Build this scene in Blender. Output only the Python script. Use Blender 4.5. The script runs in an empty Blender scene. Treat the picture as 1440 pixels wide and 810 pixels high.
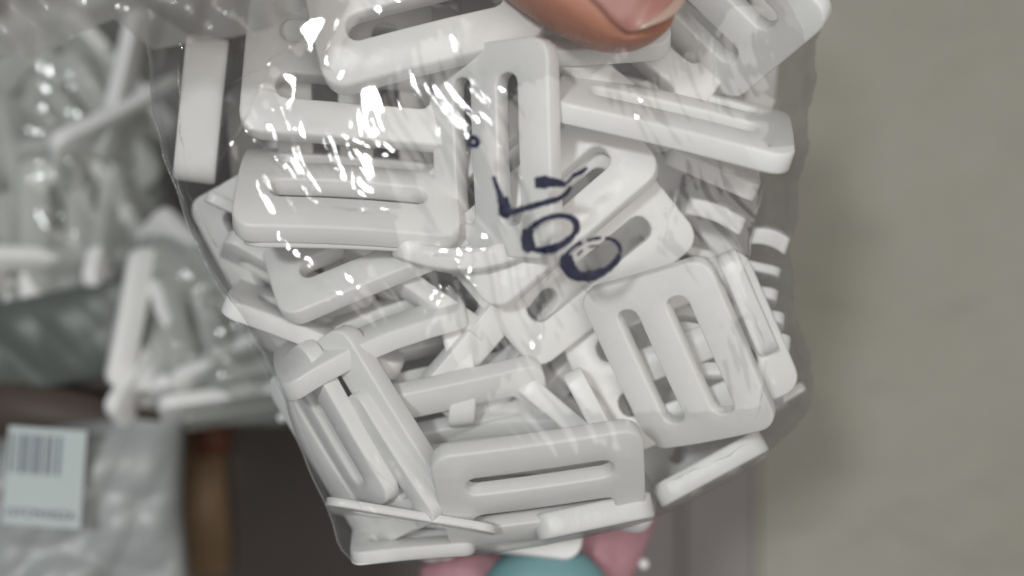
import bpy, bmesh, math, random
import numpy as np
from mathutils import Vector, Matrix, noise

S = bpy.context.scene
R = math.radians
U = 0.00013            # metres per reference unit (one unit = one photo pixel at the bag's plane)
D = 1385.0             # camera distance from the bag's plane, in the same unit
def P(px, py, d=0.0):
    k = 1.0 + d / D
    return Vector(((px - 720) * k * U, d * U, (405 - py) * k * U))

# ------------------------------------------------------------------ camera, light, exposure
cam = bpy.data.cameras.new('camera'); camo = bpy.data.objects.new('camera', cam)
S.collection.objects.link(camo); S.camera = camo
camo.location = (0, -D * U, 0); camo.rotation_euler = (R(90), 0, 0)
cam.sensor_width = 36; cam.lens = 36 * D / 1440
cam.clip_start = 0.005; cam.clip_end = 20
cam.dof.use_dof = True; cam.dof.focus_distance = (D - 35) * U; cam.dof.aperture_fstop = 4.6
W = bpy.data.worlds.new('World'); S.world = W; W.use_nodes = True
W.node_tree.nodes['Background'].inputs[0].default_value = (0.90, 0.95, 1.0, 1)
W.node_tree.nodes['Background'].inputs[1].default_value = 0.09
def area(name, loc, target, size, power, col):
    l = bpy.data.lights.new(name, 'AREA'); l.shape = 'DISK'; l.size = size; l.energy = power; l.color = col
    o = bpy.data.objects.new(name, l); S.collection.objects.link(o); o.location = loc
    o.rotation_euler = (Vector(target) - Vector(loc)).to_track_quat('-Z', 'Y').to_euler()
area('key_light', (-0.23, -0.72, 0.15), (0, 0, 0), 0.085, 2.35, (0.95, 1.0, 1.0))  # key light from behind the camera at about its height, not overhead
area('fill_light', (0.33, -0.86, 0.02), (0, 0.05, 0), 1.0, 5.2, (1.0, 0.955, 0.90))  # large warm fill light, added to soften shadows; no such source is seen
S.view_settings.view_transform = 'Standard'; S.view_settings.look = 'None'
S.view_settings.exposure = 0.05; S.view_settings.gamma = 1.0
S.render.engine = 'CYCLES'
S.cycles.use_denoising = True
S.cycles.transparent_max_bounces = 40
S.cycles.max_bounces = 8
S.cycles.sample_clamp_indirect = 6

# ------------------------------------------------------------------ helpers
C = S.collection.objects
def empty(name, loc=(0, 0, 0)):
    o = bpy.data.objects.new(name, None); C.link(o); o.location = loc; o.empty_display_size = 0.01; return o
def tag(o, label=None, cat=None, group=None, kind=None):
    for k, v in (('label', label), ('category', cat), ('group', group), ('kind', kind)):
        if v: o[k] = v
    return o
def link(name, me, mat=None, parent=None):
    o = bpy.data.objects.new(name, me); C.link(o)
    if mat and not me.materials: me.materials.append(mat)
    if parent: o.parent = parent
    return o
def smooth(me):
    me.polygons.foreach_set('use_smooth', [True] * len(me.polygons)); me.update()
def grid_mesh(name, V, keep=None):
    """V: (rows, cols, 3) metres -> one sheet."""
    r, c, _ = V.shape
    idx = np.arange(r * c).reshape(r, c)
    f = np.stack([idx[:-1, :-1], idx[:-1, 1:], idx[1:, 1:], idx[1:, :-1]], -1).reshape(-1, 4)
    if keep is not None: f = f[keep.reshape(-1)]
    me = bpy.data.meshes.new(name); me.from_pydata(V.reshape(-1, 3).tolist(), [], f.tolist()); smooth(me); return me
def PV(px, py, d):
    k = 1 + d / D
    return np.stack([(px - 720) * k * U, d * U, (405 - py) * k * U], -1)

# ------------------------------------------------------------------ materials
def mat(name):
    m = bpy.data.materials.new(name); m.use_nodes = True
    nt = m.node_tree; return m, nt, nt.nodes, nt.nodes['Principled BSDF']
def nz(nt, scale, detail=4, rough=0.55, vec=None, dist=0.0):
    n = nt.nodes.new('ShaderNodeTexNoise'); n.inputs['Scale'].default_value = scale
    n.inputs['Detail'].default_value = detail; n.inputs['Roughness'].default_value = rough; n.inputs['Distortion'].default_value = dist
    if vec is None:
        t = nt.nodes.new('ShaderNodeTexCoord'); vec = t.outputs['Object']
    nt.links.new(vec, n.inputs['Vector']); return n
def bump(nt, h, dist, strength=1.0, normal=None):
    b = nt.nodes.new('ShaderNodeBump'); b.inputs['Distance'].default_value = dist; b.inputs['Strength'].default_value = strength
    nt.links.new(h, b.inputs['Height'])
    if normal: nt.links.new(normal, b.inputs['Normal'])
    return b
def ramp(nt, fac, a, b, p0=0.3, p1=0.7):
    r = nt.nodes.new('ShaderNodeValToRGB'); r.color_ramp.elements[0].position = p0; r.color_ramp.elements[1].position = p1
    r.color_ramp.elements[0].color = (*a, 1); r.color_ramp.elements[1].color = (*b, 1)
    nt.links.new(fac, r.inputs[0]); return r
def simple(name, a, b, scale, rough=0.5, bd=0.0, bscale=None, spec=0.5, detail=4, sss=0.0):
    m, nt, N, p = mat(name)
    n = nz(nt, scale, detail); r = ramp(nt, n.outputs['Fac'], a, b)
    nt.links.new(r.outputs[0], p.inputs['Base Color']); p.inputs['Roughness'].default_value = rough
    p.inputs['Specular IOR Level'].default_value = spec
    if sss:
        p.inputs['Subsurface Weight'].default_value = sss; p.inputs['Subsurface Radius'].default_value = (1, .4, .25); p.inputs['Subsurface Scale'].default_value = 0.002
    if bd:
        n2 = nz(nt, bscale or scale, 5); b_ = bump(nt, n2.outputs['Fac'], bd); nt.links.new(b_.outputs[0], p.inputs['Normal'])
    return m
M_PLASTIC = simple('white_plastic', (0.755, 0.750, 0.742), (0.80, 0.795, 0.787), 70, 0.34, 0.00013, 320, 0.45)
M_INK = simple('navy_ink', (0.006, 0.007, 0.022), (0.022, 0.026, 0.065), 700, 0.4, 0.0002, 900, 0.2)

def film(name, tint, milk, milkcol, rough=0.09, bd=0.0012, bscale=55, refl=1.0, edge=0.22):
    m, nt, N, p = mat(name); N.remove(p)
    out = N['Material Output']
    tr = N.new('ShaderNodeBsdfTransparent'); tr.inputs[0].default_value = (*tint, 1)
    gl = N.new('ShaderNodeBsdfGlossy'); gl.inputs['Roughness'].default_value = rough; gl.inputs['Color'].default_value = (refl, refl, refl, 1)
    di = N.new('ShaderNodeBsdfDiffuse'); di.inputs[0].default_value = (*milkcol, 1)
    n1 = nz(nt, bscale, 3, 0.5, dist=0.6); n2 = nz(nt, bscale * 4, 2, 0.5)
    b1 = bump(nt, n1.outputs['Fac'], bd); b2 = bump(nt, n2.outputs['Fac'], bd * 0.12, 1, b1.outputs[0])
    nt.links.new(b2.outputs[0], gl.inputs['Normal'])
    lw = N.new('ShaderNodeLayerWeight'); lw.inputs['Blend'].default_value = 0.5; nt.links.new(b2.outputs[0], lw.inputs['Normal'])
    pw = N.new('ShaderNodeMath'); pw.operation = 'POWER'; nt.links.new(lw.outputs['Facing'], pw.inputs[0]); pw.inputs[1].default_value = 5
    fr = N.new('ShaderNodeMath'); fr.operation = 'MULTIPLY_ADD'; fr.use_clamp = True; nt.links.new(pw.outputs[0], fr.inputs[0]); fr.inputs[1].default_value = 0.16; fr.inputs[2].default_value = 0.045
    n3 = nz(nt, bscale * 0.5, 4)
    mr = N.new('ShaderNodeMapRange'); mr.inputs[1].default_value = 0.3; mr.inputs[2].default_value = 0.7
    mr.inputs[3].default_value = milk * 0.4; mr.inputs[4].default_value = milk * 1.6; nt.links.new(n3.outputs['Fac'], mr.inputs[0])
    p2 = N.new('ShaderNodeMath'); p2.operation = 'POWER'; nt.links.new(lw.outputs['Facing'], p2.inputs[0]); p2.inputs[1].default_value = 2.5
    ma = N.new('ShaderNodeMath'); ma.operation = 'MULTIPLY_ADD'; ma.use_clamp = True; nt.links.new(p2.outputs[0], ma.inputs[0]); ma.inputs[1].default_value = edge; nt.links.new(mr.outputs[0], ma.inputs[2])
    mx = N.new('ShaderNodeMixShader'); nt.links.new(ma.outputs[0], mx.inputs[0]); nt.links.new(tr.outputs[0], mx.inputs[1]); nt.links.new(di.outputs[0], mx.inputs[2])
    m2 = N.new('ShaderNodeMixShader'); nt.links.new(fr.outputs[0], m2.inputs[0]); nt.links.new(mx.outputs[0], m2.inputs[1]); nt.links.new(gl.outputs[0], m2.inputs[2])
    nt.links.new(m2.outputs[0], out.inputs['Surface'])
    return m
M_FILM = film('clear_film', (0.955, 0.95, 0.945), 0.06, (0.55, 0.56, 0.57), 0.055, 0.00022)
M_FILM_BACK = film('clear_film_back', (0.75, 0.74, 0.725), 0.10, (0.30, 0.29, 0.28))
M_FLAP = film('cloudy_film', (0.78, 0.77, 0.75), 0.55, (0.34, 0.33, 0.32), 0.14, 0.0004, 40)
M_FILM_FAR = film('far_film', (0.93, 0.95, 0.93), 0.33, (0.37, 0.382, 0.362), 0.10, 0.0012, 40)

# ------------------------------------------------------------------ setting: wall and dark recess behind
def slab(name, x0, x1, y0, y1, d0, d1, m, nx=1):
    """box between two depths, in photo units measured at depth d0"""
    k = 1 + d0 / D
    a = [((x - 720) * k * U, (405 - y) * k * U) for x, y in ((x0, y1), (x1, y1), (x1, y0), (x0, y0))]
    v = [(x, d0 * U, z) for x, z in a] + [(x, d1 * U, z) for x, z in a]
    f = [(0, 1, 2, 3), (7, 6, 5, 4), (0, 4, 5, 1), (1, 5, 6, 2), (2, 6, 7, 3), (3, 7, 4, 0)]
    me = bpy.data.meshes.new(name); me.from_pydata(v, [], f); me.update()
    return link(name, me, m)
m_wall, nt, N, p = mat('beige_wall_paint')
n = nz(nt, 9, 5); r = ramp(nt, n.outputs['Fac'], (0.345, 0.334, 0.281), (0.402, 0.388, 0.336)); nt.links.new(r.outputs[0], p.inputs['Base Color'])
p.inputs['Roughness'].default_value = 0.75
mp = N.new('ShaderNodeMapping'); tc = N.new('ShaderNodeTexCoord'); nt.links.new(tc.outputs['Object'], mp.inputs[0])
mp.inputs['Rotation'].default_value = (0, R(28), 0); mp.inputs['Scale'].default_value = (1, 1, 1.8)
n2 = nz(nt, 22, 4, 0.5, mp.outputs[0]); b_ = bump(nt, n2.outputs['Fac'], 0.010); nt.links.new(b_.outputs[0], p.inputs['Normal'])
wall = slab('wall', 1066, 2600, -900, 1700, 1500, 1900, m_wall); tag(wall, kind='structure')
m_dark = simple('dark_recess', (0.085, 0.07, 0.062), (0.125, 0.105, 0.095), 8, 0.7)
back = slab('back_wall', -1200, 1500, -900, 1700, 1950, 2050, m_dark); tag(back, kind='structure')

m_panel = simple('grey_panel_paint', (0.235, 0.21, 0.212), (0.285, 0.255, 0.258), 12, 0.6)
panel = empty('cupboard_door', P(960, 700, 1500)); tag(panel, 'blurred dark grey upright door between the bag and the beige wall', 'door')
for x0, x1, dd_ in ((860, 958, 0), (961, 1063, -25)):
    b_ = slab('door_panel', x0, x1, -900, 1700, 1500 + dd_, 1640 + dd_, m_panel); b_.data.transform(Matrix.Translation(-panel.location)); b_.parent = panel

# ------------------------------------------------------------------ the buckle
def buckle_meshes(name, belly, camber):
    xs = [-150, -105, -86, -30, 30, 86, 105, 150]; ys = [-112, -61, -25, 25, 61, 112]; T = 14
    hole = lambda i, j: 1 <= i <= 5 and j in (1, 3)
    bm = bmesh.new(); vt = {}; vb = {}
    def v(dct, i, j, z):
        if (i, j) not in dct: dct[(i, j)] = bm.verts.new((xs[i], ys[j], z))
        return dct[(i, j)]
    cells = [(i, j) for i in range(7) for j in range(5) if not hole(i, j)]
    cs = set(cells)
    for i, j in cells:
        bm.faces.new([v(vt, i, j, T), v(vt, i + 1, j, T), v(vt, i + 1, j + 1, T), v(vt, i, j + 1, T)])
        bm.faces.new([v(vb, i, j + 1, -T), v(vb, i + 1, j + 1, -T), v(vb, i + 1, j, -T), v(vb, i, j, -T)])
        for di, dj, a, b in ((0, -1, (i, j), (i + 1, j)), (1, 0, (i + 1, j), (i + 1, j + 1)), (0, 1, (i + 1, j + 1), (i, j + 1)), (-1, 0, (i, j + 1), (i, j))):
            if (i + di, j + dj) not in cs:
                bm.faces.new([vb[a] if a in vb else v(vb, *a, -T), vb[b] if b in vb else v(vb, *b, -T), vt[b], vt[a]])
    bm.normal_update()
    def vert_edges(test):
        return [e for e in bm.edges if abs(e.verts[0].co.x - e.verts[1].co.x) < .1 and abs(e.verts[0].co.y - e.verts[1].co.y) < .1
                and len(e.link_faces) == 2 and e.calc_face_angle() > 1 and test(e.verts[0].co)]
    bmesh.ops.bevel(bm, geom=vert_edges(lambda c: abs(c.x) > 140), offset=30, segments=5, affect='EDGES', profile=0.5)
    bmesh.ops.bevel(bm, geom=vert_edges(lambda c: abs(c.x) < 112 and abs(c.x) > 100 and abs(c.y) > 5), offset=15, segments=3, affect='EDGES', profile=0.5)
    bm.normal_update()
    sharp = [e for e in bm.edges if len(e.link_faces) == 2 and e.calc_face_angle() > R(60)]
    bmesh.ops.bevel(bm, geom=sharp, offset=3.6, segments=2, affect='EDGES', profile=0.5)
    for w in bm.verts:
        x, y, z = w.co
        t = y / 112
        w.co.z = z - belly * t * t - camber * (x / 150) ** 2 + (2.5 * (1 - (y / 25) ** 2) if abs(y) < 25 and abs(x) < 86 else 0)
        w.co *= U
    out = []
    for part in (0, 1):
        b2 = bm.copy()
        dele = []
        for f in b2.faces:
            c = f.calc_center_median() / U
            mid = abs(c.x) < 86 and abs(c.y) < 26
            if mid != bool(part): dele.append(f)
        bmesh.ops.delete(b2, geom=dele, context='FACES')
        me = bpy.data.meshes.new(name + ('_crossbar' if part else '_frame')); b2.to_mesh(me); b2.free(); smooth(me)
        me.materials.append(M_PLASTIC); out.append(me)
    bm.free(); return out
KIND = [buckle_meshes('buckle', 8, 3), buckle_meshes('arched_buckle', 24, 6), buckle_meshes('bowed_buckle', 14, 16), buckle_meshes('straight_buckle', 0, 0)]
VIEW = Matrix(((1, 0, 0), (0, 0, -1), (0, 1, 0)))
def buckle(label, cx, cy, d, a, p, t=0, s=1.0, kind=0, sz=1.0, group='white plastic buckles in the bag', k3=None):
    o = link('plastic_buckle', KIND[kind][0])
    c = link('crossbar', KIND[kind][1], parent=o)
    if t == 'end': t = 88; d = d + 150 * s
    o.location = P(cx, cy, d)
    ray = (o.location - camo.location).normalized()
    M = Vector((0, 1, 0)).rotation_difference(ray).to_matrix() @ VIEW @ Matrix.Rotation(R(a), 3, 'Z') @ Matrix.Rotation(R(t), 3, 'Y') @ Matrix.Rotation(R(p), 3, 'X')
    o.rotation_euler = M.to_euler(); o.scale = (s, s, s * sz)
    tag(o, label, 'buckle', group); return o

END = 'end'
B = [
 # label, cx, cy, depth, a, p, t, s, kind, sz   (t = END: one short end faces the viewer)
 ('wide level white buckle at upper left, half under the tilted one', 500, 94, 25, -4, -30, 0, 1.03, 0, 1),
 ('white buckle tilted up to the right, its end tucked under the thumb', 588, -20, -45, 14, -36, 0, 1.03, 1, 1),
 ('white buckle standing on edge against the upper left side of the bag', 287, 155, 20, -7, 0, END, .95, 3, 2.2),
 ('thick rounded white buckle edge directly below the level one at upper left', 492, 254, 14, -3, -62, 0, 1.02, 1, 1.0),
 ('thin white buckle edge tucked below the thick rounded one at upper left', 493, 316, 45, -2, -84, 0, .95, 0, 1.1),
 ('white buckle behind the upper left pair, its bars showing as teeth', 500, 140, 64, 90, 0, 0, 1.02, 0, 1),
 ('white buckle sloping up to the right, lower left corner pointing at the bag edge', 512, 325, 60, 22, -50, 0, 1.0, 0, 1),
 ('white buckle edge slanting down to the right at the left side of the bag', 450, 452, 105, -22, -78, 0, .9, 0, 1.1),
 ('white buckle edge rising to the right just below the corner at the left bag edge', 510, 450, 80, 23, -74, 0, .95, 2, 1.1),
 ('short white buckle end peeping out above the fan of buckles at lower left', 450, 500, 110, -65, 0, END, .6, 0, 1),
 ('white buckle leaning steeply at lower left with both slots narrowed by its tilt', 500, 622, 40, -58, 52, 0, 1.0, 0, 1),
 ('outermost steep white buckle edge hugging the lower left film', 492, 640, 95, -60, 74, 0, .75, 0, 1),
 ('steep narrow white buckle edge right of the leaning one at lower left', 566, 588, 0, 28, 0, END, .76, 0, 1.5),
 ('white buckle with two long slots lying level at the bottom centre of the bag', 762, 690, -25, 8, 54, 0, .95, 0, .9),
 ('white buckle lip sticking out below the level bottom buckle', 836, 729, -5, -78, 0, END, .76, 3, 1.7),
 ('thin white buckle edge running along the bottom left fold of the bag', 578, 730, 50, -10, 86, 0, .80, 3, .55),
 ('lowest white buckle in the bottom left corner of the bag', 580, 752, 90, 4, -72, 0, .60, 0, 1.2),
 ('upright white buckle with two slots open to the buckles behind, lower right', 952, 505, -25, -66, 26, 22, .88, 0, .95),
 ('white buckle crossing right behind the upright lower right one, its bars filling the slots', 950, 498, 55, 22, 0, 0, 1.0, 0, 1),
 ('second steep white edge in from the lower left film', 462, 606, 62, -60, 72, 0, .85, 0, 1.0),
 ('third steep white edge in from the lower left film', 535, 655, 30, -57, 70, 0, .7, 0, 1.1),
 ('thin white buckle edge crossing between the two sloping ones at left', 400, 398, 135, -28, 76, 0, .7, 0, 1.2),
 ('thin white edge lying across the gap left of the centre', 575, 430, 100, -35, 74, 0, .8, 0, 1.2),
 ('white buckle end just under the pale level edge at the centre', 600, 440, 85, -75, 0, END, .55, 3, 1.3),
 ('white buckle with its slots open, half hidden behind the sloping one at left', 395, 360, 100, -62, 30, 0, .9, 0, 1),
 ('thin white edge peeping out over the bottom buckle, left of centre', 640, 606, 80, 12, 50, 0, .95, 0, 1),
 ('tilted white buckle filling the gap under the large diagonal one', 740, 500, 85, 50, 35, 0, .95, 0, 1),
 ('white buckle end wedged between the standing edge and the level buckle at upper left', 340, 300, 60, -115, 0, END, .5, 3, 1.2),
 ('white strip of a buckle edge close behind the upright lower right one', 1054, 424, -5, 23, 0, END, .70, 3, 1.5),
 ('lone white buckle edge at the lower right bottom of the bag', 1000, 662, 40, -61, 0, END, .80, 3, 1.5),
 ('large white buckle on the diagonal at centre right with one rounded slot end showing', 800, 345, 35, 39, 4, 0, 1.03, 0, 1),
 ('white diagonal buckle under the marker writing, just above the large diagonal one', 744, 257, 5, 41, -22, 0, 1.03, 0, 1),
 ('upright white buckle below the thumb with a narrow tall slot', 690, 212, -40, 92, -42, 0, .96, 0, .95),
 ('long thin white buckle edge reaching right below the thumb', 948, 152, -5, -14, -76, 0, 1.1, 0, .95),
 ('white buckle edge stub below the long thin edge on the right', 1000, 242, 35, 66, 0, END, .64, 3, 1.4),
 ('white buckle end below the stub at the right side', 1008, 295, 60, 68, 0, END, .4, 0, 2.2),
 ('small pale buckle end alone near the right edge of the film', 1085, 331, 80, 72, 0, END, .25, 0, 3.4),
 ('white buckle with rounded corner sticking out at the top right', 985, -22, -35, -44, 42, 0, 1.03, 0, .9),
 ('white buckle under the thumb tip below the top right one', 882, 52, 45, -38, -36, 0, 1.0, 0, 1),
 ('white buckle edge squeezed directly behind the thumb', 790, 18, 60, 4, -60, 0, 1.0, 0, 1),
 ('upright white buckle edge in the middle below the diagonal buckles', 657, 520, 30, 6, 0, END, .72, 0, 1.9),
 ('white buckle face lying deep in the middle of the bag', 612, 475, 120, 12, -40, 0, .95, 0, 1),
 ('small slanting white buckle edge touching the top of the bottom buckle', 836, 578, -15, 28, 0, END, .58, 3, 1.7),
 ('white buckle tip beside the small slanting edge above the bottom buckle', 785, 575, 25, 50, 0, END, .62, 3, 1.7),
 ('shaded white buckle above the level bottom buckle', 700, 592, 90, 4, -62, 0, 1.0, 2, 1),
 ('pale white buckle edge level across the centre of the bag', 655, 376, -50, -88, 0, END, .9, 1, 1.2),
 ('thin white buckle edge pointing up at the far lower right corner', 1082, 575, 90, -57, 0, END, .56, 3, .9),
]
for i, row in enumerate(B): buckle(*row)
tips = ('topmost', 'second', 'third', 'fourth', 'fifth', 'lowest')
for i, (y, x, a) in enumerate(((394, 1098, -14), (430, 1094, -10), (465, 1104, -4), (497, 1110, -7), (531, 1111, 3), (560, 1104, 12))):
    L = 150 * .55
    buckle('%s white buckle tip in the column of tips along the right edge of the bag' % tips[i], x - L * math.cos(R(a)), y + L * math.sin(R(a)), (150, 140, 125, 100, 95, 100)[i], a, (84, 80, 76, 80, 78, 82)[i], 0, .55, 0, (.9, 1.1, 1.1, 1.35, 1.3, 1.2)[i])
rnd = random.Random(5)
for i, (x, y) in enumerate(((450, 60), (560, 60), (700, 60), (820, 110), (1000, 60), (450, 200), (600, 200), (860, 210), (440, 330), (570, 400), (700, 330), (860, 420), (640, 480),
                            (545, 560), (600, 640), (760, 540), (880, 560), (960, 400), (700, 680), (800, 640), (930, 560), (610, 640))):
    buckle('white buckle buried deep in the bag behind the front layer', x, y, 195 + rnd.uniform(-10, 30), rnd.uniform(0, 360), rnd.uniform(-35, 35), 0, .95, 0, 1, 'buckles buried behind the front layer')

# ------------------------------------------------------------------ the clear bag
YL = [-260, -60, 0, 60, 150, 220, 300, 370, 440, 500, 560, 620, 660, 700, 740, 770, 792]
XL = [215, 205, 202, 206, 216, 230, 258, 290, 335, 372, 402, 418, 434, 452, 470, 480, 500]
YR = [-260, 0, 120, 200, 260, 340, 420, 470, 540, 570, 620, 660, 700, 730, 750, 768, 780, 792]
XR = [1160, 1152, 1150, 1136, 1120, 1112, 1120, 1132, 1144, 1134, 1098, 1050, 985, 930, 860, 760, 680, 560]
CREASE = [(378, 104, 302, 240, 7, 4), (244, 50, 262, 262, 6, 4), (262, 262, 348, 446, 7, 5), (482, 14, 452, 88, 6, 4), (452, 88, 470, 100, 5, 4),
          (345, 188, 380, 215, 6, 4), (380, 215, 420, 262, 6, 4), (420, 262, 450, 293, 6, 4), (450, 293, 560, 298, 6, 4), (775, 350, 758, 500, 3, 3),
          (960, 235, 930, 360, 3, 3), (1078, 250, 1040, 400, 4, 4), (1040, 400, 1080, 500, 4, 4), (1080, 500, 1062, 600, 4, 4), (632, 30, 668, 120, 3, 2.5),
          (668, 180, 712, 300, 3, 3), (260, 300, 390, 560, 8, 6), (232, 210, 262, 300, 7, 5), (880, 60, 830, 110, 4, 4), (1100, 130, 1060, 290, 5, 6),
          (430, 560, 560, 690, 5, 5), (440, 640, 520, 730, 5, 5), (470, 720, 700, 750, 5, 4), (900, 700, 1080, 610, 5, 5), (1000, 40, 1010, 160, 3, 4),
          (300, 60, 240, 20, 6, 6), (320, 120, 420, 60, 5, 6), (355, 120, 400, 130, 6, 5), (590, 360, 700, 350, 4, 5), (640, 370, 680, 420, 4, 4)]
_rc = random.Random(17)
for _k in range(30):
    x_ = _rc.uniform(215, 640) if _k < 18 else _rc.uniform(640, 1110); y_ = _rc.uniform(-20, 700); a_ = R(_rc.gauss(62 if _rc.random() < .6 else 115, 18)); l_ = _rc.uniform(50, 190)
    CREASE.append((x_, y_, x_ + l_ * math.cos(a_), y_ + l_ * math.sin(a_), _rc.uniform(1.0, 3.0), _rc.uniform(1.8, 3.2)))
def film_depth(px, py, u, front=True):
    px = np.asarray(px, float); py = np.asarray(py, float)
    cap = np.clip((800 - py) / 220, 0, 1) ** 0.36
    b = np.sqrt(np.clip(4 * u * (1 - u), 0, 1)) ** 0.8 * cap
    d = 55 - 215 * b ** .40 if front else 70 + 260 * b
    if front:
        for x1, y1, x2, y2, h, w in CREASE:
            dx, dy = x2 - x1, y2 - y1; L = math.hypot(dx, dy)
            s = ((px - x1) * dx + (py - y1) * dy) / L; q = np.abs((px - x1) * dy - (py - y1) * dx) / L
            wob = 3 * np.sin(s * 0.09 + x1)
            q = np.abs(q + wob * 0.5)
            end = np.clip(np.minimum(s + 12, L + 12 - s) / 25, 0, 1)
            d = d - 0.75 * h * end * np.exp(-(q / (3.0 * w)) ** 2)
        d = d - 2.0 * np.sin(px * .031 + py * .017 + 2 * np.sin(py * .013)) - 0.6 * np.sin(px * .05 - py * .037 + 1.5 * np.sin(px * .021))
    if front:
        c_, s_ = math.cos(R(63)), math.sin(R(63)); q = -px * s_ + py * c_; t = px * c_ + py * s_
        q = q + 9 * np.sin(t * .017 + px * .006) + 4 * np.sin(t * .041 + 1.3)
        am = np.clip(.30 + .75 * np.sin(px * .013 + py * .009 + 1) * np.sin(py * .017 - px * .007), .06, .85)
        d = d - am * (.7 * np.sin(q * .21 + 1.4 * np.sin(t * .023 + q * .03)) + .38 * np.sin(q * .43 + 1.5 * np.sin(t * .031)))
    if front: d = d + 40 * np.exp(-(((px - 800) / 190) ** 2 + ((py + 40) / 110) ** 2))
    return d
def bag_sheet(name, front, rows, cols):
    y = np.linspace(-260, 792, rows)[:, None]; u = np.linspace(0, 1, cols)[None, :]
    xl = np.interp(y, YL, XL); xr = np.interp(y, YR, XR)
    rag = 1.5 * np.sin(y * .03) + 1.0 * np.sin(y * .071 + 1)
    ragr = 5.0 * np.sin(y * .021 + 2) + 3.0 * np.sin(y * .067) + 1.5 * np.sin(y * .19)
    px = (xl + rag) + (xr + ragr - xl - rag) * u; py = y + 0 * u
    return grid_mesh(name, PV(px, py, film_depth(px, py, u + 0 * y, front)))
bag = empty('plastic_bag', P(700, 400, 0))
tag(bag, 'clear crinkled plastic bag of white buckles held up by the thumb', 'bag')
inv = Matrix.Translation(-bag.location)
def bagpart(name, me, m):
    me.transform(inv); return link(name, me, m, bag)
bagpart('front_film', bag_sheet('front_film', True, 560, 560), M_FILM)
bagpart('back_film', bag_sheet('back_film', False, 90, 90), M_FILM_BACK)
def fd(x, y):
    xl = np.interp(y, YL, XL); xr = np.interp(y, YR, XR)
    return float(film_depth(x, y, (x - xl) / (xr - xl)))
# welded side seam: a thin raised bead along the outline
def tube(name, pts, rad, n=6, taper=None):
    bm = bmesh.new(); rings = []
    for i, p_ in enumerate(pts):
        t = (pts[min(i + 1, len(pts) - 1)] - pts[max(i - 1, 0)]).normalized()
        a = t.cross(Vector((0, 1, 0.01))).normalized(); b = t.cross(a)
        r_ = rad * (taper[i] if taper else 1)
        rings.append([bm.verts.new(p_ + (a * math.cos(2 * math.pi * k / n) + b * math.sin(2 * math.pi * k / n)) * r_) for k in range(n)])
    for r1, r2 in zip(rings, rings[1:]):
        for k in range(n): bm.faces.new([r1[k], r1[(k + 1) % n], r2[(k + 1) % n], r2[k]])
    bm.faces.new(rings[0][::-1]); bm.faces.new(rings[-1])
    me = bpy.data.meshes.new(name); bm.to_mesh(me); bm.free(); smooth(me); return me
M_SEAM = film('seam_film', (0.85, 0.85, 0.84), 0.25, (0.6, 0.6, 0.6), 0.15)
ys = np.linspace(-250, 790, 120)
for XX, YY in ((XL, YL),):
    pts = [P(float(np.interp(y, YY, XX)) + (1.5 * math.sin(y * .03) + 1.0 * math.sin(y * .071 + 1) if XX is XL else 0), y, 55) for y in ys]
    bagpart('side_seam', tube('side_seam', pts, 0.9 * U), M_SEAM)
for x1, y1, x2, y2, h_, w_ in CREASE[:len(CREASE) - 30]:
    L = math.hypot(x2 - x1, y2 - y1); n_ = max(6, int(L / 5)); nx_, ny_ = -(y2 - y1) / L, (x2 - x1) / L; pts = []; tp = []
    ph = x1 * .37 + y1 * .11
    for i in range(n_ + 1):
        t = i / n_; wb = 2.2 * math.sin(t * L * .05 + ph) + 1.1 * math.sin(t * L * .17 + ph * 2)
        X, Y = x1 + (x2 - x1) * t + nx_ * wb, y1 + (y2 - y1) * t + ny_ * wb
        pts.append(P(X, Y, fd(X, Y) - .5)); tp.append(max(.08, math.sin(math.pi * min(.97, max(.03, t))) * (0.65 + .45 * math.sin(t * L * .09 + ph))))
    bagpart('pleat', tube('pleat', pts, 1.0 * U, 6, tp), M_SEAM)
# cloudy crumpled top of the bag drooping to the upper left
y = np.linspace(0, 1, 120)[:, None]; x = np.linspace(-160, 430, 220)[None, :]
bot = np.interp(x, [-160, 0, 40, 62, 110, 160, 215, 260, 330, 380, 430], [70, 80, 84, 72, 48, 26, 70, 62, 52, 40, 10])
py = -220 + (bot + 220) * y; px = x + 0 * y
dd = -185 + 10 * np.sin(px * .021 + py * .03) + 8 * np.sin(px * .05 - py * .043 + 2 * np.sin(px * .015)) + 4 * np.sin(px * .11 + py * .02) - 6 * np.abs(np.sin(px * .033 - py * .05))
bagpart('film_flap', grid_mesh('film_flap', PV(px, py, dd)), M_FLAP)
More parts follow.
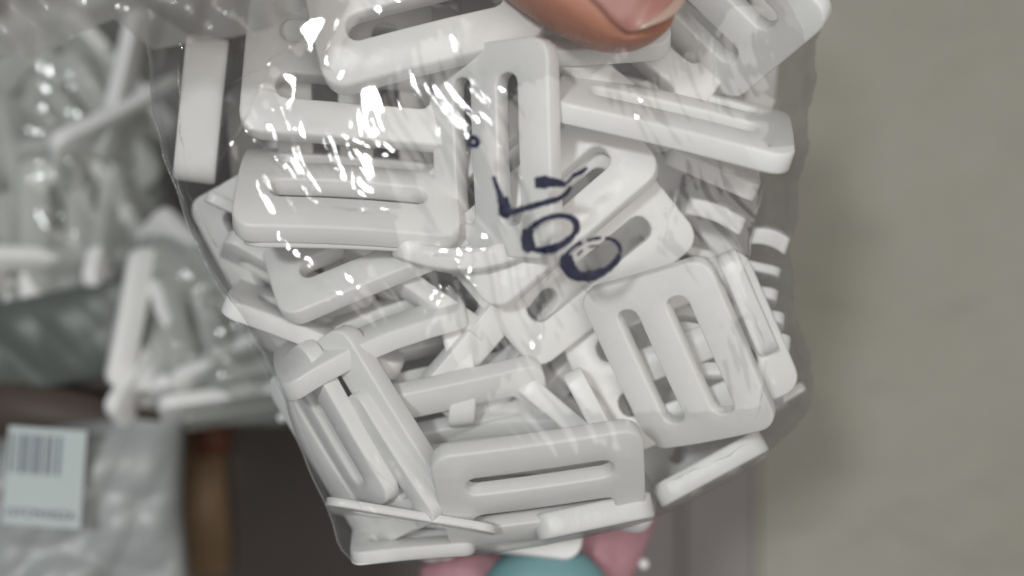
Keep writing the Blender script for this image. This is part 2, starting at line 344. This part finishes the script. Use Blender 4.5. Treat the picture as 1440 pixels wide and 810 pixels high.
# marker writing on the film
def ribbon(pts):
    """pts: (x, y, width) along a stroke; resampled and laid on the film"""
    pts = np.array(pts, float); seg = np.hypot(*np.diff(pts[:, :2], axis=0).T); s = np.r_[0, np.cumsum(seg)]
    t = np.arange(0, s[-1] + 1.5, 1.5); t[-1] = s[-1]
    q = np.stack([np.interp(t, s, pts[:, k]) for k in range(3)], 1)
    for _ in range(4):
        q[1:-1, :2] = .25 * q[:-2, :2] + .5 * q[1:-1, :2] + .25 * q[2:, :2]
    rg = random.Random(int(pts[0, 0])); v = []; f = []
    for i in range(len(q)):
        a = q[min(i + 1, len(q) - 1), :2] - q[max(i - 1, 0), :2]; a /= (np.hypot(*a) + 1e-6); nn = np.array([-a[1], a[0]])
        w = q[i, 2] * .74 * (1 + .07 * math.sin(i * .31 + pts[0, 1]) + .05 * math.sin(i * .83))
        row = []
        for k, o_ in ((-1, -1), (0, 0), (1, 1)):
            e = q[i, :2] + nn * (w * k + rg.uniform(-.35, .35))
            row.append(P(e[0], e[1], fd(e[0], e[1]) - 1.2 - (0.5 if k == 0 else 0)))
        v += row
        if i:
            b0 = 3 * (i - 1); b1 = 3 * i
            f += [(b0, b0 + 1, b1 + 1, b1), (b0 + 1, b0 + 2, b1 + 2, b1 + 1)]
    return v, f
def writing(strokes):
    V = []; F = []
    for st in strokes:
        v, f = ribbon(st); o_ = len(V); V += v; F += [tuple(k + o_ for k in q) for q in f]
    me = bpy.data.meshes.new('marker_character'); me.from_pydata([tuple(a) for a in V], [], F); smooth(me)
    bagpart('marker_character', me, M_INK)
def arc(cx, cy, rx, ry, rot, a0, a1, w0, w1, n=40):
    out = []
    for i in range(n + 1):
        t = R(a0 + (a1 - a0) * i / n); X, Y = rx * math.cos(t), ry * math.sin(t); c, s_ = math.cos(R(rot)), math.sin(R(rot))
        out.append((cx + X * c - Y * s_, cy + X * s_ + Y * c, w0 + (w1 - w0) * (0.5 - 0.5 * math.cos(math.pi * 2 * i / n))))
    return out
writing([[(694, 248, 4), (700, 266, 5), (705, 280, 7), (708, 303, 9)], [(706, 278, 10), (712, 297, 12), (709, 307, 6)],
         [(710, 301, 6), (722, 298, 6), (745, 291, 6), (770, 284, 6), (785, 280, 5), (797, 272, 4), (803, 262, 3)],
         [(752, 257, 10), (768, 256, 12), (784, 257, 8), (797, 260, 4)], [(797, 258, 3), (808, 245, 3), (826, 236, 3)], [(806, 247, 4), (818, 242, 5), (826, 237, 2)]])
writing([arc(775, 328, 38, 22, -22, 150, 395, 7, 5), arc(775, 328, 37, 21, -22, 30, 165, 5, 8), [(743, 322, 9), (741, 334, 13), (743, 345, 14), (748, 353, 9)]])
writing([arc(832, 362, 41, 25, -20, 20, 215, 5, 9), arc(832, 362, 41, 25, -20, 215, 262, 4, 3), arc(834, 361, 40, 24, -20, 270, 300, 3, 3), arc(834, 361, 40, 24, -20, 308, 380, 3, 4),
         [(797, 358, 10), (797, 370, 14), (803, 381, 14), (812, 388, 10)], [(812, 359, 2), (819, 352, 2.5)], [(828, 347, 2), (842, 346, 2)]])
writing([[(659, 199, 4), (662, 193, 5), (669, 194, 5), (673, 200, 5), (668, 206, 5), (661, 204, 5), (659, 198, 4)]])

# ------------------------------------------------------------------ the hand holding the bag
m_skin, nt, N, p = mat('skin')
n = nz(nt, 60, 5); r = ramp(nt, n.outputs['Fac'], (0.39, 0.172, 0.115), (0.49, 0.23, 0.158)); nt.links.new(r.outputs[0], p.inputs['Base Color'])
p.inputs['Roughness'].default_value = 0.48; p.inputs['Subsurface Weight'].default_value = 0.25
p.inputs['Subsurface Radius'].default_value = (1, .35, .2); p.inputs['Subsurface Scale'].default_value = 0.0015
w_ = N.new('ShaderNodeTexWave'); w_.inputs['Scale'].default_value = 420; w_.inputs['Distortion'].default_value = 6; w_.inputs['Detail'].default_value = 2
tc = N.new('ShaderNodeTexCoord'); nt.links.new(tc.outputs['Object'], w_.inputs[0])
n2 = nz(nt, 500, 4); ad = N.new('ShaderNodeMath'); ad.operation = 'ADD'; nt.links.new(w_.outputs['Fac'], ad.inputs[0]); nt.links.new(n2.outputs['Fac'], ad.inputs[1])
b_ = bump(nt, ad.outputs[0], 0.00006); nt.links.new(b_.outputs[0], p.inputs['Normal'])
def view(x, y_, z): return Vector((x, -z, y_))      # right, up, towards the viewer -> world
A_ = view(0.79, -0.60, 0.10).normalized(); Nn = view(0.22, 0.36, 0.90); Nn = (Nn - A_ * Nn.dot(A_)).normalized(); S_ = A_.cross(Nn)
TIP = P(878, -8, -125)      # centre of the last section
def thumb_r(s):               # s in units back from the tip centre
    w = np.interp(s, [-74, -66, -50, -25, 0, 40, 110, 180, 260, 340], [2, 27, 51, 69, 78, 87, 92, 90, 98, 112])
    up = np.interp(s, [-74, -66, -50, -25, 0, 40, 110, 180, 260, 340], [2, 16, 30, 42, 48, 54, 60, 64, 76, 90])
    dn = np.interp(s, [-74, -66, -50, -25, 0, 40, 110, 180, 260, 340], [2, 30, 56, 76, 88, 96, 94, 84, 92, 100])
    return w, up, dn
bm = bmesh.new()
def loft(sections):
    rings = []
    for c, a, b, w, up, dn in sections:
        ring = []
        for k in range(28):
            t = 2 * math.pi * k / 28; x_, y_ = math.sin(t), math.cos(t)
            ring.append(bm.verts.new(c + (a * w * x_ + b * (up if y_ > 0 else dn) * y_) * U))
        rings.append(ring)
    for r1, r2 in zip(rings, rings[1:]):
        for k in range(28): bm.faces.new([r1[k], r1[(k + 1) % 28], r2[(k + 1) % 28], r2[k]])
    bm.faces.new(rings[0][::-1]); bm.faces.new(rings[-1])
secs = []
for s in list(np.linspace(-74, 0, 14)) + list(np.linspace(20, 340, 12)):
    w, up, dn = thumb_r(s); bend = max(0, s - 150) ** 2 * 0.0008
    secs.append((TIP - A_ * (s * U) + Vector((0, bend * U * .6, bend * U * .5)), S_, Nn, w, up, dn))
loft(secs)
def limb(pts, rads):
    sec = []
    for i, c in enumerate(pts):
        t = (pts[min(i + 1, len(pts) - 1)] - pts[max(i - 1, 0)]).normalized()
        a = t.cross(Vector((0.2, 1, 0.1))).normalized(); b = a.cross(t)
        sec.append((c, a, b, rads[i], rads[i], rads[i]))
    # rounded end
    c0, a, b = sec[0][:3]; t = (pts[0] - pts[1]).normalized(); r0 = rads[0]
    cap = [(c0 + t * (r0 * math.sin(R(g)) * U), a, b, *([max(1, r0 * math.cos(R(g)))] * 3)) for g in (85, 65, 45, 22)]
    loft(cap + sec)
palm = P(300, -420, 60)
limb([P(660, -140, -105), P(560, -220, -60), P(430, -330, 0), P(330, -440, 60)], [96, 105, 120, 130])           # thumb base into the palm
limb([P(330, -330, 80), P(300, -430, 80), P(260, -560, 90), P(240, -760, 110), P(230, -1000, 130)], [150, 175, 170, 135, 125])   # palm, wrist
for tip_, k1, k2, kn, rr in ((P(306, -27, 80), P(330, -110, 150), P(340, -190, 215), P(330, -330, 190), 40),
                             (P(420, -60, 330), P(395, -140, 400), P(350, -260, 360), P(300, -380, 240), 44),
                             (P(330, -70, 380), P(310, -170, 420), P(270, -290, 360), P(240, -420, 230), 42),
                             (P(230, -110, 330), P(220, -200, 350), P(200, -320, 290), P(190, -450, 190), 36)):
    limb([tip_, k1, k2, kn], [rr, rr + 8, rr + 14, rr + 24])
me = bpy.data.meshes.new('hand_raw'); bm.to_mesh(me); bm.free()
tmp = bpy.data.objects.new('hand_raw', me); C.link(tmp)
md = tmp.modifiers.new('r', 'REMESH'); md.mode = 'VOXEL'; md.voxel_size = 5.5 * U
ms = tmp.modifiers.new('s', 'SMOOTH'); ms.factor = 0.6; ms.iterations = 10
dg = bpy.context.evaluated_depsgraph_get(); dg.update()
hm = bpy.data.meshes.new_from_object(tmp.evaluated_get(dg)); bpy.data.objects.remove(tmp)
hm.name = 'hand'; hm.materials.clear()
# nail bed sunk a little so that a fold of skin rises round the nail
for v in hm.vertices:
    q = v.co - TIP; s = -q.dot(A_) / U; lx = q.dot(S_) / U; h = q.dot(Nn) / U
    if -75 < s < 62 and h > 5:
        e = max(abs(lx) / 68, abs(s + 8) / 60)
        if e < 1.15: v.co -= Nn * (3.5 * U * min(1, max(0, (1.15 - e) / .2)))
        elif e < 1.4: v.co += Nn * (2.5 * U * math.sin(math.pi * (e - 1.15) / .25))
smooth(hm)
hand = link('person', hm, m_skin); tag(hand, 'hand of a person pressing the top of the bag between thumb and fingers', 'person')
m_nail = simple('nail_plate', (0.36, 0.165, 0.135), (0.42, 0.205, 0.17), 120, 0.33, 0.00005, 400)
m_edge = simple('nail_free_edge', (0.42, 0.29, 0.23), (0.48, 0.34, 0.27), 150, 0.3)
def nail(s0, s1, name, m, ns, parent):
    rows = []
    for i in range(ns + 1):
        s = s0 + (s1 - s0) * i / ns; row = []
        for k in range(25):
            x_ = -1 + 2 * k / 24
            se = s - (20 * x_ * x_ * -1 if s < -10 else 0) * ((-10 - s) / 62 if s < -10 else 0)   # free edge curves back at the sides
            w, up, dn = thumb_r(max(se, -40)); hw = 66 if s > -10 else 66 * math.sqrt(max(.02, 1 - ((-10 - s) / 88) ** 2))
            lx = x_ * hw; z = up * math.sqrt(max(0.05, 1 - (lx / (w * 1.02)) ** 2)) + 1.0
            row.append(TIP + (-A_ * se + S_ * lx + Nn * z) * U)
        rows.append(row)
    V = np.array([[tuple(c) for c in r_] for r_ in rows]); me = grid_mesh(name, V)
    o = link(name, me, m, parent); md = o.modifiers.new('t', 'SOLIDIFY'); md.thickness = 3 * U; md.offset = -1
    return o
nl = nail(50, -60, 'nail', m_nail, 24, hand)
nail(-60, -73, 'nail_tip', m_edge, 6, nl)

# ------------------------------------------------------------------ blurred things behind
def lumpy(name, outline_x, y0, y1, d0, thick, m, seed, amp, cols=70, rows=70, parent=None, freq=.02, sl=0.0):
    """closed crumpled pouch: outline_x(y)->(xl,xr); front and back sheets welded along the rim"""
    y = np.linspace(y0, y1, rows)[:, None]; u = np.linspace(0, 1, cols)[None, :]
    lr = np.array([outline_x(v) for v in y[:, 0]]); px = lr[:, :1] + (lr[:, 1:] - lr[:, :1]) * u; py = y + sl * px
    vv = (y - y0) / (y1 - y0)
    b = (np.clip(4 * u * (1 - u), 0, 1) ** .5) * (np.clip(4 * vv * (1 - vv), 0, 1) ** .4)
    rg = random.Random(seed); w = 0
    for k in range(7):
        fx, fy, ph = rg.uniform(-1, 1) * freq * (1 + k * .5), rg.uniform(-1, 1) * freq * (1 + k * .5), rg.uniform(0, 6)
        w = w + np.abs(np.sin(px * fx + py * fy + ph)) / (1 + k * .3)
    w = w / 2.5
    Vf = PV(px, py, d0 - b * (thick + amp * w)); Vb = PV(px, py, d0 + b * thick)
    me1 = grid_mesh(name, Vf); bm = bmesh.new(); bm.from_mesh(me1)
    me2 = grid_mesh(name, Vb[:, ::-1]); bm.from_mesh(me2); bmesh.ops.remove_doubles(bm, verts=bm.verts, dist=1e-6)
    bm.to_mesh(me1); bm.free(); smooth(me1); return link(name, me1, m, parent)
tabs = lambda ys_, xl_, xr_: (lambda v: (float(np.interp(v, ys_, xl_)), float(np.interp(v, ys_, xr_))))
# bag of buckles hanging at upper left
o = lumpy('plastic_bag', tabs([-80, 80, 300, 440], [-160, -140, -120, -60], [190, 230, 235, 170]), -80, 445, 640, 120, M_FILM_FAR, 3, 40)
tag(o, 'blurred clear bag of white buckles hanging at upper left behind the held one', 'bag', 'bags hanging behind')
for i, (x, y_, a, p, t) in enumerate(((112, 330, 90, 20, 0), (120, 190, -55, 50, 0), (60, 240, 100, 65, 0), (150, 120, -50, 70, 0), (40, 120, -70, 60, 0), (175, 200, 30, 60, 20), (15, 330, 80, 50, 0),
                                      (190, 260, 120, 70, 0), (70, 60, 20, 65, 0), (-30, 220, 60, 40, 0), (90, 400, 0, 60, 0), (185, 330, 80, 60, 20), (100, 250, 10, 50, 0), (30, 170, 50, 30, 0), (140, 420, 100, 40, 0), (210, 130, 75, 60, 0), (80, 370, 95, 30, 0))):
    buckle({0: 'blurred upright white buckle low in the bag hanging at upper left', 10: 'blurred level white bar at the bottom of the bag hanging at upper left'}.get(i, 'blurred white buckle inside the bag hanging at upper left'), x, y_, 640 + (i * 37 % 90) - 40, a, p, t, 1.0, 0, 1, 'blurred buckles in the upper left bag')
# second bag, behind the left edge
o = lumpy('plastic_bag', tabs([330, 400, 540, 600], [200, 185, 195, 240], [290, 360, 420, 400]), 325, 600, 560, 70, M_FILM_FAR, 8, 40)
tag(o, 'blurred clear bag of white buckles peeping out beside the left edge of the held one', 'bag', 'bags hanging behind')
for i, (x, y_, a, p, t) in enumerate(((240, 455, 80, 25, 0), (300, 470, 105, 35, 0), (320, 553, 8, 70, 0), (330, 575, 8, 75, 0), (270, 390, -45, 60, 0), (350, 520, 30, 60, 0), (230, 530, 60, 60, 20))):
    buckle({0: 'blurred upright white buckle face in the small bag beside the left edge', 2: 'upper of two parallel blurred white bars under the small bag', 3: 'lower of two parallel blurred white bars under the small bag'}.get(i, 'blurred white buckle inside the small bag beside the left edge'), x, y_, 560 + (i * 29 % 60) - 30, a, p, t, .9, 0, 1, 'blurred buckles in the bag beside the left edge')
m_grey = simple('grey_pouch', (0.075, 0.085, 0.078), (0.11, 0.122, 0.112), 14, 0.42, 0.0008, 12)
o = lumpy('plastic_pouch', tabs([395, 430, 520, 545], [-120, -120, -120, -120], [190, 200, 195, 190]), 425, 560, 520, 10, m_grey, 12, 22, freq=.014, sl=-.2)
tag(o, 'blurred grey plastic pouch below the upper left bag', 'pouch')
m_brown = simple('dark_brown_card', (0.045, 0.032, 0.026), (0.08, 0.06, 0.05), 15, 0.6)
def box_thing(name, c, w, h, dep, rz, m, label, cat, bev=4):
    bm = bmesh.new(); bmesh.ops.create_cube(bm, size=1); k = 1 + c[2] / D
    for v in bm.verts: v.co = Vector((v.co.x * w * k, v.co.y * dep, v.co.z * h * k)) * U
    bmesh.ops.bevel(bm, geom=bm.edges[:], offset=bev * U, segments=2, affect='EDGES')
    me = bpy.data.meshes.new(name); bm.to_mesh(me); bm.free(); smooth(me)
    o = link(name, me, m); o.location = P(*c); o.rotation_euler = (0, R(-rz), 0); tag(o, label, cat); return o
box_thing('cardboard_box', (60, 578, 560), 360, 80, 120, -12, m_brown, 'blurred dark brown box between the grey pouch and the labelled bag', 'box')
m_pale = simple('pale_wrapped_film', (0.24, 0.255, 0.255), (0.40, 0.415, 0.415), 20, 0.35, 0.0012, 18)
lb = empty('plastic_bag', P(100, 700, 560))
tag(lb, 'blurred pale crumpled bag with a white barcode label at lower left', 'bag', 'bags hanging behind')
o = lumpy('pouch_film', tabs([560, 640, 760, 900], [-150, -150, -150, -150], [200, 262, 258, 270]), 610, 900, 560, 60, m_pale, 21, 90, freq=.012, sl=-.2)
o.data.transform(Matrix.Translation(-lb.location)); o.parent = lb
m_label = simple('label_paper', (0.43, 0.48, 0.48), (0.49, 0.54, 0.54), 10, 0.6)
m_print = simple('label_print', (0.03, 0.04, 0.05), (0.06, 0.07, 0.09), 60, 0.7)
lab = empty('label', P(62, 672, 390)); lab.rotation_euler = (0, R(4), 0)
bpy.context.view_layer.update()
lab.parent = lb; lab.location = P(62, 672, 390) - lb.location
def flat(name, x0, x1, y0, y1, thick, m, parent, off=0):
    bm = bmesh.new(); bmesh.ops.create_cube(bm, size=1); k = 1 + 390 / D
    for v in bm.verts: v.co = Vector((((x0 + x1) / 2 + v.co.x * (x1 - x0)) * k, v.co.y * thick - off, -((y0 + y1) / 2 + v.co.y * 0 + v.co.z * (y1 - y0)) * k)) * U
    me = bpy.data.meshes.new(name); bm.to_mesh(me); bm.free(); return link(name, me, m, parent)
flat('label_sheet', -54, 56, -70, 68, 3, m_label, lab)
rb = random.Random(4); bmx = None
x = -50; parts = []
while x < 26:
    w = rb.choice((2, 3, 5, 7)); parts.append((x, x + w)); x += w + rb.choice((3, 4, 6))
V = []; F = []
k = 1 + 390 / D
for x0, x1 in parts:
    b0 = len(V); V += [(x0 * k * U, -3 * U, 60 * k * U), (x1 * k * U, -3 * U, 60 * k * U), (x1 * k * U, -3 * U, 6 * k * U), (x0 * k * U, -3 * U, 4 * k * U)]; F.append((b0, b0 + 1, b0 + 2, b0 + 3))
me = bpy.data.meshes.new('barcode'); me.from_pydata(V, [], F); link('barcode', me, simple('barcode_print', (0.13, 0.15, 0.18), (0.17, 0.19, 0.22), 60, 0.7), lab)
tx = bpy.data.curves.new('label_text', 'FONT'); tx.body = '15YCM:NSZA'; tx.size = 22 * U; tx.align_x = 'CENTER'
to = bpy.data.objects.new('label_text', tx); C.link(to); dg.update(); dg = bpy.context.evaluated_depsgraph_get()
tm = bpy.data.meshes.new_from_object(to.evaluated_get(dg)); bpy.data.objects.remove(to)
tm.materials.clear(); t_ = link('label_text', tm, m_print, lab); t_.rotation_euler = (R(90), 0, 0); t_.location = (-2 * U, -3 * U, -72 * U)
m_card = simple('brown_card', (0.17, 0.105, 0.055), (0.30, 0.20, 0.12), 75, 0.6)
box_thing('cardboard_box', (288, 702, 900), 62, 205, 90, 3, m_card, 'blurred narrow brown cardboard box beside the labelled bag', 'box')
box_thing('cardboard_box', (300, 612, 880), 46, 54, 60, 3, simple('rust_card', (0.10, 0.035, 0.015), (0.16, 0.06, 0.03), 20, 0.6), 'blurred rust brown block on top of the narrow cardboard box', 'box')
m_pink = simple('pink_cloth', (0.40, 0.20, 0.235), (0.50, 0.265, 0.30), 16, 0.6, 0.004, 25)
o = lumpy('pink_pouch', tabs([690, 730, 780, 900], [860, 780, 640, 600], [925, 925, 905, 850]), 692, 900, 330, 50, m_pink, 31, 30)
tag(o, 'blurred pink pouch below the bottom of the bag, right of the teal lid', 'pouch')
o = lumpy('pink_pouch', tabs([755, 775, 800, 900], [640, 610, 590, 590], [720, 755, 775, 775]), 752, 900, 300, 40, m_pink, 33, 20)
tag(o, 'blurred pink pouch left of the teal lid, under the bottom of the bag', 'pouch')
m_teal = simple('teal_plastic', (0.15, 0.29, 0.315), (0.185, 0.335, 0.36), 12, 0.45)
bm = bmesh.new(); bmesh.ops.create_uvsphere(bm, u_segments=48, v_segments=24, radius=1)
for v in bm.verts:
    v.co = Vector((v.co.x * 112, v.co.y * 60, v.co.z * 112)) * U
me = bpy.data.meshes.new('teal_lid'); bm.to_mesh(me); bm.free(); smooth(me)
o = link('round_lid', me, m_teal); o.location = P(767, 860, 200); tag(o, 'blurred round teal lid at the bottom edge below the bag', 'lid')
m_glint = simple('glint_white', (0.80, 0.80, 0.80), (0.9, 0.9, 0.9), 30, 0.25)  # near-white colour puts a blurred highlight into the ball itself
for (x, y_, d, lbl) in ((905, 793, 330, 'small white ball standing in for a round blurred glint on the dark backing at the bottom right'), (397, 587, 330, 'small white ball standing in for a bright blurred glint left of the bag above the dark gap')):
    bm = bmesh.new(); bmesh.ops.create_uvsphere(bm, u_segments=16, v_segments=8, radius=9 * U)
    r_ = bmesh.ops.create_cone(bm, segments=12, radius1=3 * U, radius2=3 * U, depth=60 * U, cap_ends=True)
    for v in r_['verts']: v.co = Vector((v.co.x, v.co.z + 32 * U, v.co.y))
    me = bpy.data.meshes.new('glint'); bm.to_mesh(me); bm.free(); smooth(me)
    o = link('glint_ball', me, m_glint); o.location = P(x, y_, d); tag(o, lbl, 'glint', 'blurred glints')
